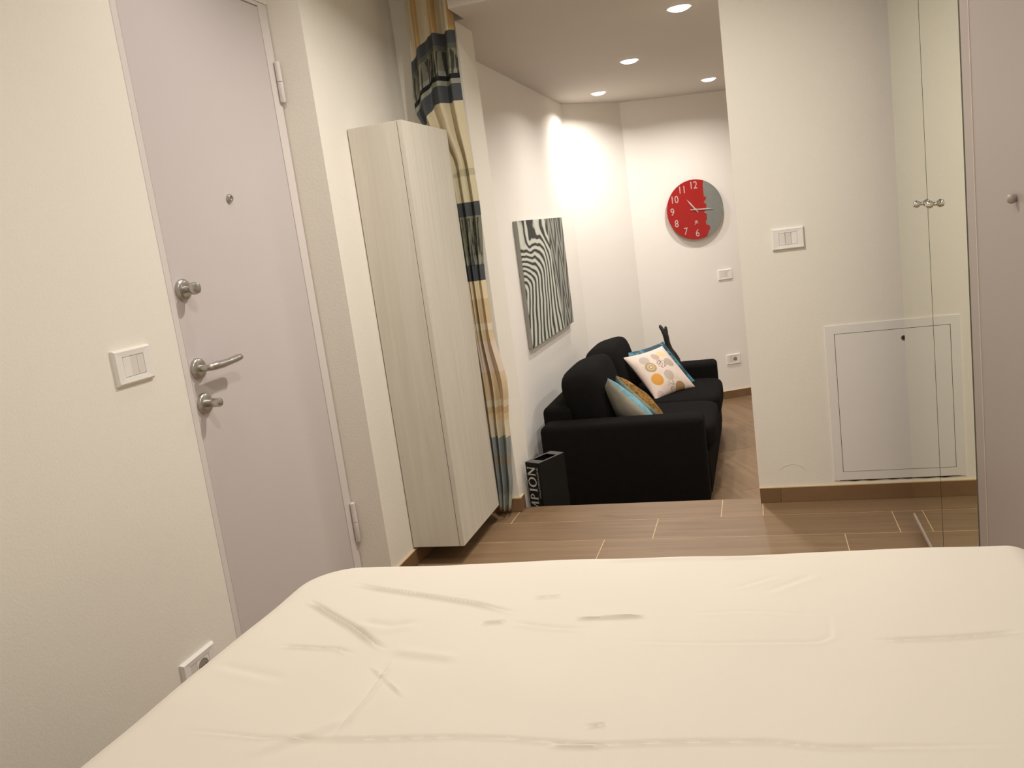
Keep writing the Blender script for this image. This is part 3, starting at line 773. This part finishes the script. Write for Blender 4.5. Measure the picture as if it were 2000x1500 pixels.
# patterned pillow: exact pose
P3, X3, Y3 = Vector((-0.690, 5.615, 0.216)), Vector((0.61, 0.79, 0.03)), Vector((-0.56, 0.40, 0.73))
ex3 = X3.normalized(); ey3 = (Y3 - ex3 * Y3.dot(ex3)).normalized(); n3 = ex3.cross(ey3)
def loc3(px, py):
    d = ray(px, py); q = CAM + d * ((P3 + n3 * 0.05 - CAM).dot(n3) / d.dot(n3)) - P3
    return q.dot(ex3), q.dot(ey3)
def mat_circles():
    m = NT('circle_print'); v = m.coord(); sp_ = m.n('ShaderNodeSeparateXYZ'); m.l(v, sp_.inputs[0])
    k = S(214, 196, 184); k = m.mix(m.noise(v, 30, 2, .5), S(208, 190, 178), S(222, 206, 194))
    dots = m.n('ShaderNodeTexVoronoi'); dots.inputs['Scale'].default_value = 110; m.l(v, dots.inputs['Vector'])
    dsp = m.math('LESS_THAN', dots.outputs['Distance'], 0.42)
    L = [((1259, 704), 10, S(178, 168, 156), 0), ((1279, 697), 9, S(180, 160, 146), 0), ((1291, 692), 9, S(226, 192, 142), 0), ((1306, 708), 11, S(176, 160, 146), 0),
         ((1271, 718), 11.5, S(170, 148, 108), 2), ((1291, 712), 11, S(106, 80, 76), 1), ((1306, 733), 11, S(184, 170, 158), 0), ((1285, 740), 12.5, S(206, 148, 62), 0),
         ((1315, 750), 11, S(150, 136, 112), 1), ((1334, 752), 13, S(158, 128, 86), 0), ((1296, 766), 9, S(196, 180, 172), 0)]
    for (px, py), rp, c_, mode in L:
        a, b = loc3(px, py); r_ = rp / 290.0
        dx = m.math('SUBTRACT', sp_.outputs[0], a); dy = m.math('SUBTRACT', sp_.outputs[1], b)
        d = m.math('SQRT', m.math('ADD', m.math('MULTIPLY', dx, dx), m.math('MULTIPLY', dy, dy)))
        f = m.math('LESS_THAN', d, r_)
        if mode == 1: f = m.math('MULTIPLY', f, dsp)
        k = m.mix(f, k, c_)
        if mode == 2:
            k = m.mix(m.math('LESS_THAN', d, r_ * 0.62), k, S(196, 178, 150)); k = m.mix(m.math('LESS_THAN', d, r_ * 0.42), k, S(172, 148, 104)); k = m.mix(m.math('LESS_THAN', d, r_ * 0.16), k, S(228, 214, 190))
    m.set(0.6, col=k, spec=0.3); m.bump(m.noise(v, 700, 2, .5), 0.0003, 0.4); return m.m
circ = mat_circles()
pillow('cream throw pillow printed with orange and grey circles', P3, X3, Y3, 0.375, 0.125, circ, circ, 3)
pillow('teal printed throw pillow half hidden behind the circle-print pillow', P3 - n3 * 0.10 + rgt * 0.052 + upv * 0.092 + (P3 - CAM).normalized() * 0.12, ex3, ey3, 0.393, 0.085, teal, teal, 5)
# the two slumped pillows next to the near arm, seen nearly edge-on
def edge_pillow(label, px, dist, S_, T_, mf, mb, seed, tilt, dirpx):
    d = ray(*px).normalized(); c = CAM + d * dist
    e1 = (rgt * dirpx[0] - upv * dirpx[1]).normalized(); e1 = (e1 - d * e1.dot(d)).normalized()
    nn = d.cross(e1)
    if nn.dot(rgt) > 0: nn = -nn                 # front cover looks down and left
    nn = (nn - d * tilt).normalized()
    ey = nn.cross(e1).normalized()
    pillow(label, c, e1, ey, S_, T_, mf, mb, seed)
edge_pillow('pale linen throw pillow with blue velvet back leaning by the near arm', (1226, 800), 5.00, 0.40, 0.135, silver, blue, 8, 0.30, (0.75, 0.66))
edge_pillow('silvery satin throw pillow with mustard patterned back between two others', (1247, 784), 5.26, 0.40, 0.125, silver2, gold, 9, 0.13, (0.75, 0.66))

# ------------------------------------------------------------------ carved figure behind the sofa
bm = bmesh.new(); Yf = 6.56
tube(bm, [(-0.655, Yf, ZL), (-0.655, Yf, ZL + 0.02), (-0.655, Yf, -0.10), (-0.665, Yf, 0.06), (-0.678, Yf, 0.135), (-0.690, Yf, 0.175), (-0.708, Yf, 0.215), (-0.720, Yf, 0.265), (-0.726, Yf, 0.315), (-0.732, Yf, 0.345), (-0.748, Yf, 0.372), (-0.762, Yf, 0.400), (-0.766, Yf, 0.412)],
     [0.062, 0.062, 0.052, 0.046, 0.040, 0.031, 0.024, 0.021, 0.022, 0.022, 0.015, 0.013, 0.005], 14)
tube(bm, [(-0.726, Yf, 0.320), (-0.722, Yf, 0.360), (-0.722, Yf, 0.390), (-0.723, Yf, 0.400)], [0.018, 0.014, 0.010, 0.003], 12)
tag(obj('carved_figure', bm, M['statue'], None, True), 'slender black carved figure with forked top standing behind the sofa arm', 'sculpture')

# ------------------------------------------------------------------ zebra canvas
cv = empty('canvas_print', (XZ, 4.700, 0.583), (0, 0, R90)); tag(cv, 'black and white zebra stripe canvas above the sofa', 'picture')
# local x -> +Y, local y -> -X
bm = bx(0, 1.165, -0.030, -0.0275, 0, 0.727); o = obj('printed_canvas', bm, M['zebra'], cv)
obj('stretcher_frame', bx(0.0008, 1.1642, -0.0275, -0.002, 0.0008, 0.7262), mat_plain('canvas_edge', (0.30, 0.29, 0.26, 1), 0.8), cv)

# ------------------------------------------------------------------ wall clock
CU, CZ, RC = -0.066, 1.242, 0.236
ck = empty('wall_clock', bw(CU, CZ), (0, 0, T25)); tag(ck, 'round red and grey wall clock with silver numerals', 'clock')
YK = -0.040     # local -y is out of the wall
J = [(0.086, RC), (0.080, 0.185), (0.080, 0.095), (0.098, 0.088), (0.096, 0.070), (0.074, 0.050), (0.096, 0.030), (0.092, -0.005), (0.070, -0.030), (0.092, -0.045), (0.090, -0.090), (0.078, -0.10), (0.080, -0.128), (0.108, -0.140), (0.112, -0.165), (0.095, -0.185), (0.080, -RC)]
def clip(pt):   # keep inside the dial circle
    x, z = pt; r = math.hypot(x, z)
    return (x, z) if r < RC else (x, math.copysign(math.sqrt(max(0, RC * RC - x * x)), z))
Jc = [clip(q) for q in J]
a0 = math.atan2(Jc[0][1], Jc[0][0]); a1 = math.atan2(Jc[-1][1], Jc[-1][0])
arc = [(RC * math.cos(a), RC * math.sin(a)) for a in [a0 + (a1 + 2 * PI - a0) * i / 60 for i in range(1, 60)]]
bm = bmesh.new(); poly(bm, [(x, YK, z) for x, z in Jc[::-1]] and [(x, YK, z) for x, z in arc] + [(x, YK, z) for x, z in Jc[::-1]], (0, 0.006, 0)); 
bmesh.ops.triangulate(bm, faces=[f for f in bm.faces if len(f.verts) > 4]); obj('red_dial', bm, M['red'], ck)
arc2 = [(RC * math.cos(a), RC * math.sin(a)) for a in [a1 + (a0 - a1) * i / 40 for i in range(1, 40)]]
bm = bmesh.new(); poly(bm, [(x, YK, z) for x, z in Jc] + [(x, YK, z) for x, z in arc2], (0, 0.006, 0))
bmesh.ops.triangulate(bm, faces=[f for f in bm.faces if len(f.verts) > 4]); obj('grey_dial', bm, M['clock_grey'], ck)
bm = bmesh.new(); lathe(bm, [(0.05, 0.0), (0.05, YK + 0.006)], 'Y', 24); obj('movement', bm, M['plastic_grey'], ck)
RX = Matrix.Rotation(PI / 2, 4, 'X')
for s_, h_ in (('12', 0), ('11', 11), ('10', 10), ('9', 9), ('8', 8), ('7', 7), ('6', 6)):
    a = math.radians(90 - 30 * h_); rr = RC * 0.80
    mw = Matrix.Translation((rr * math.cos(a) * 1.02, YK - 0.0012, rr * math.sin(a))) @ RX @ Matrix.Diagonal((0.86, 1, 1, 1))
    text_mesh('numeral', s_, 0.082, M['clock_ink'], ck, mw, 0.001)
text_mesh('dial_mark', 'JR', 0.036, M['clock_ink'], ck, Matrix.Translation((0.0, YK - 0.001, -0.100)) @ RX, 0.0008)
def hand(name, ang, l0, l1, w_, y):
    bm = bmesh.new(); d = Vector((math.cos(ang), 0, math.sin(ang))); n_ = Vector((-d.z, 0, d.x))
    poly(bm, [d * -l0 + n_ * w_ * .5 + Vector((0, y, 0)), d * l1 * 0.6 + n_ * w_ * .7 + Vector((0, y, 0)), d * l1 + Vector((0, y, 0)), d * l1 * 0.6 - n_ * w_ * .7 + Vector((0, y, 0)), d * -l0 - n_ * w_ * .5 + Vector((0, y, 0))], (0, 0.0012, 0))
    obj(name, bm, M['clock_ink'], ck)
hand('hour_hand', math.radians(128), 0.030, 0.112, 0.008, YK - 0.005); hand('minute_hand', math.radians(-3), 0.045, 0.160, 0.007, YK - 0.008)
bm = bmesh.new(); lathe(bm, [(0.008, YK), (0.008, YK - 0.011)], 'Y', 16); obj('hub', bm, M['chrome'], ck, True)

# ------------------------------------------------------------------ bottle carton by the sofa arm
e1 = Vector((0.082, -0.040, 0)).normalized(); e2 = Vector((-e1.y, e1.x, 0))
CW, CD, CH = 0.083, 0.187, 0.367
ct = empty('bottle_carton', (-1.108, 3.669, -0.1675), (0, 0, math.atan2(e1.y, e1.x))); tag(ct, 'black bottle carton with silver lettering standing on the step before the sofa arm', 'box')
bm = bmesh.new()
t_ = 0.004
box(bm, 0, CW, 0, t_, 0, CH); box(bm, 0, CW, CD - t_, CD, 0, CH); box(bm, 0, t_, t_, CD - t_, 0, CH); box(bm, CW - t_, CW, t_, CD - t_, 0, CH); box(bm, 0, CW, 0, CD, 0, 0.004)
obj('carton', bm, M['black_card'], ct)
bm = bmesh.new(); box(bm, 0, CW, 0, 0.042, CH, CH + 0.002); box(bm, 0, CW, CD - 0.042, CD, CH, CH + 0.002); box(bm, 0, 0.010, 0.042, CD - 0.042, CH, CH + 0.002); box(bm, CW - 0.010, CW, 0.042, CD - 0.042, CH, CH + 0.002)
obj('top_rim', bm, M['black_edge'], ct)
obj('divider', bx(CW / 2 - 0.003, CW / 2 + 0.003, 0.03, CD - 0.03, 0.05, CH - 0.012), M['black_edge'], ct)
# lettering runs up the narrow front; a = position up the side, b = height of the letter (towards -x)
def glyph(name, strokes, a_top, adv):
    bm = bmesh.new()
    for s_ in strokes:
        pts = []
        for a, b in s_:
            X = 0.054 - b * 0.046; Z = a_top - adv + a * adv
            pts.append((X, -0.0002, Z))
        poly(bm, pts, (0, -0.0006, 0))
    bmesh.ops.triangulate(bm, faces=[f for f in bm.faces if len(f.verts) > 4])
    obj(name, bm, M['silver_ink'], ct)
def bar(a0_, b0_, a1_, b1_, w_):
    dx, dy = a1_ - a0_, b1_ - b0_; L = math.hypot(dx, dy); nx, ny = -dy / L * w_ / 2, dx / L * w_ / 2
    return [(a0_ + nx, b0_ + ny), (a1_ + nx, b1_ + ny), (a1_ - nx, b1_ - ny), (a0_ - nx, b0_ - ny)]
def ringpts(ca, cb, ra, rb, ta_, tb_, f0, f1, n):
    out = []
    for i in range(n):
        p0, p1 = f0 + (f1 - f0) * i / n, f0 + (f1 - f0) * (i + 1) / n
        out.append([(ca + ra * math.cos(p0), cb + rb * math.sin(p0)), (ca + ra * math.cos(p1), cb + rb * math.sin(p1)), (ca + (ra - ta_) * math.cos(p1), cb + (rb - tb_) * math.sin(p1)), (ca + (ra - ta_) * math.cos(p0), cb + (rb - tb_) * math.sin(p0))])
    return out
zt_ = CH - 0.018
serif = lambda a, b: bar(a - 0.10, b, a + 0.10, b, 0.05)
glyph('letter', [bar(0.18, 0, 0.18, 1, 0.10), bar(0.84, 0, 0.84, 1, 0.10), bar(0.16, 1.0, 0.86, 0.0, 0.18), serif(0.15, 0.02), serif(0.84, 0.98), serif(0.12, 0.98)], zt_, 0.047); zt_ -= 0.050
glyph('letter', ringpts(0.5, 0.5, 0.48, 0.53, 0.17, 0.09, 0, 2 * PI, 28), zt_, 0.050); zt_ -= 0.053
glyph('letter', [bar(0.5, 0, 0.5, 1, 0.42), bar(0.1, 0.02, 0.9, 0.02, 0.05), bar(0.1, 0.98, 0.9, 0.98, 0.05)], zt_, 0.020); zt_ -= 0.023
glyph('letter', [bar(0.25, 0, 0.25, 1, 0.20), bar(0.06, 0.02, 0.46, 0.02, 0.05)] + ringpts(0.32, 0.72, 0.50, 0.29, 0.19, 0.07, -PI / 2, PI / 2, 14), zt_, 0.037); zt_ -= 0.039
glyph('letter', [bar(0.10, 0, 0.18, 1, 0.07), bar(0.86, 0, 0.82, 1, 0.14), bar(0.16, 1.0, 0.5, 0.05, 0.13), bar(0.5, 0.05, 0.82, 1.0, 0.08), serif(0.86, 0.02), serif(0.10, 0.02)], zt_, 0.062)
mw = Matrix.Translation((0.0685, -0.0006, CH - 0.022)) @ RX @ Matrix.Rotation(PI / 2, 4, 'Z') @ Matrix.Diagonal((1.25, 1, 1, 1))
text_mesh('small_lettering', 'VALDOBBIADENE', 0.0150, M['grey_ink'], ct, mw, 0.0003, 'RIGHT')

# ------------------------------------------------------------------ lamps
def downlight(loc, power, label, group, r=0.048, spot=True, size=0.09, spread=154):
    x, y, z = loc
    e = empty('ceiling_spotlight', (x, y, z)); tag(e, label, 'spotlight', group)
    bm = bmesh.new()
    prof = [(r, -0.0015), (r + 0.007, -0.004), (r + 0.009, 0.0)]
    rings = []
    for rr, h_ in prof: rings.append([bm.verts.new((rr * math.cos(2 * PI * k_ / 32), rr * math.sin(2 * PI * k_ / 32), h_)) for k_ in range(32)])
    for A, B in zip(rings[:-1], rings[1:]):
        for q in range(32): bm.faces.new((A[q], A[(q + 1) % 32], B[(q + 1) % 32], B[q]))
    obj('trim_ring', bm, M['ring'], e, True)
    bm = bmesh.new(); lathe(bm, [(r, 0.0), (r * 0.97, -0.005), (r * 0.86, -0.010), (r * 0.6, -0.0145), (r * 0.2, -0.0165)], 'Z', 32); obj('led_disc', bm, M['glow'], e)
    ld = bpy.data.lights.new('lamp', 'AREA'); ld.shape = 'DISK'; ld.size = size; ld.energy = power; ld.color = LAMP_COL; ld.spread = math.radians(spread)
    lo = bpy.data.objects.new('lamp', ld); COL.objects.link(lo); lo.parent = e; lo.location = (0, 0, -0.019)
    return e
LIV = [(-0.253, 4.125), (-0.625, 5.199), (-0.240, 6.493), (-0.984, 6.219)]
LIVL = ['lit recessed ceiling spotlight nearest the opening lintel', 'lit recessed ceiling spotlight over the middle of the sofa', 'lit recessed ceiling spotlight above the red clock', 'lit recessed ceiling spotlight in the corner over the far end of the sofa']
for (x, y), lb in zip(LIV, LIVL): downlight((x, y, ZLC), P_LIV, lb, 'living room ceiling spotlights')
downlight((0.75, 5.0, ZLC), P_LIV, 'lit recessed ceiling spotlight over the passage beside the sofa', 'living room ceiling spotlights')
downlight((-0.28, 1.10, ZC), P_BED, 'lit recessed ceiling spotlight above the middle of the bed', 'bedroom ceiling spotlights', 0.07, size=0.14, spread=170)
downlight((-1.18, 2.05, ZC), P_DOOR, 'lit recessed ceiling spotlight in front of the entrance door', 'bedroom ceiling spotlights', spread=170)
downlight((-0.28, -0.35, ZC), P_FILL, 'added fill lamp on the ceiling above the head of the bed', 'bedroom ceiling spotlights', 0.07, size=0.14, spread=170)  # unseen fill lamp, added behind the camera for more bedroom light
downlight((-0.45, 2.55, ZC), P_MID, 'added brightening lamp on the ceiling between the bed and the opening', 'bedroom ceiling spotlights', spread=150)  # unseen extra lamp, added to brighten the hatch wall, cabinet and floor
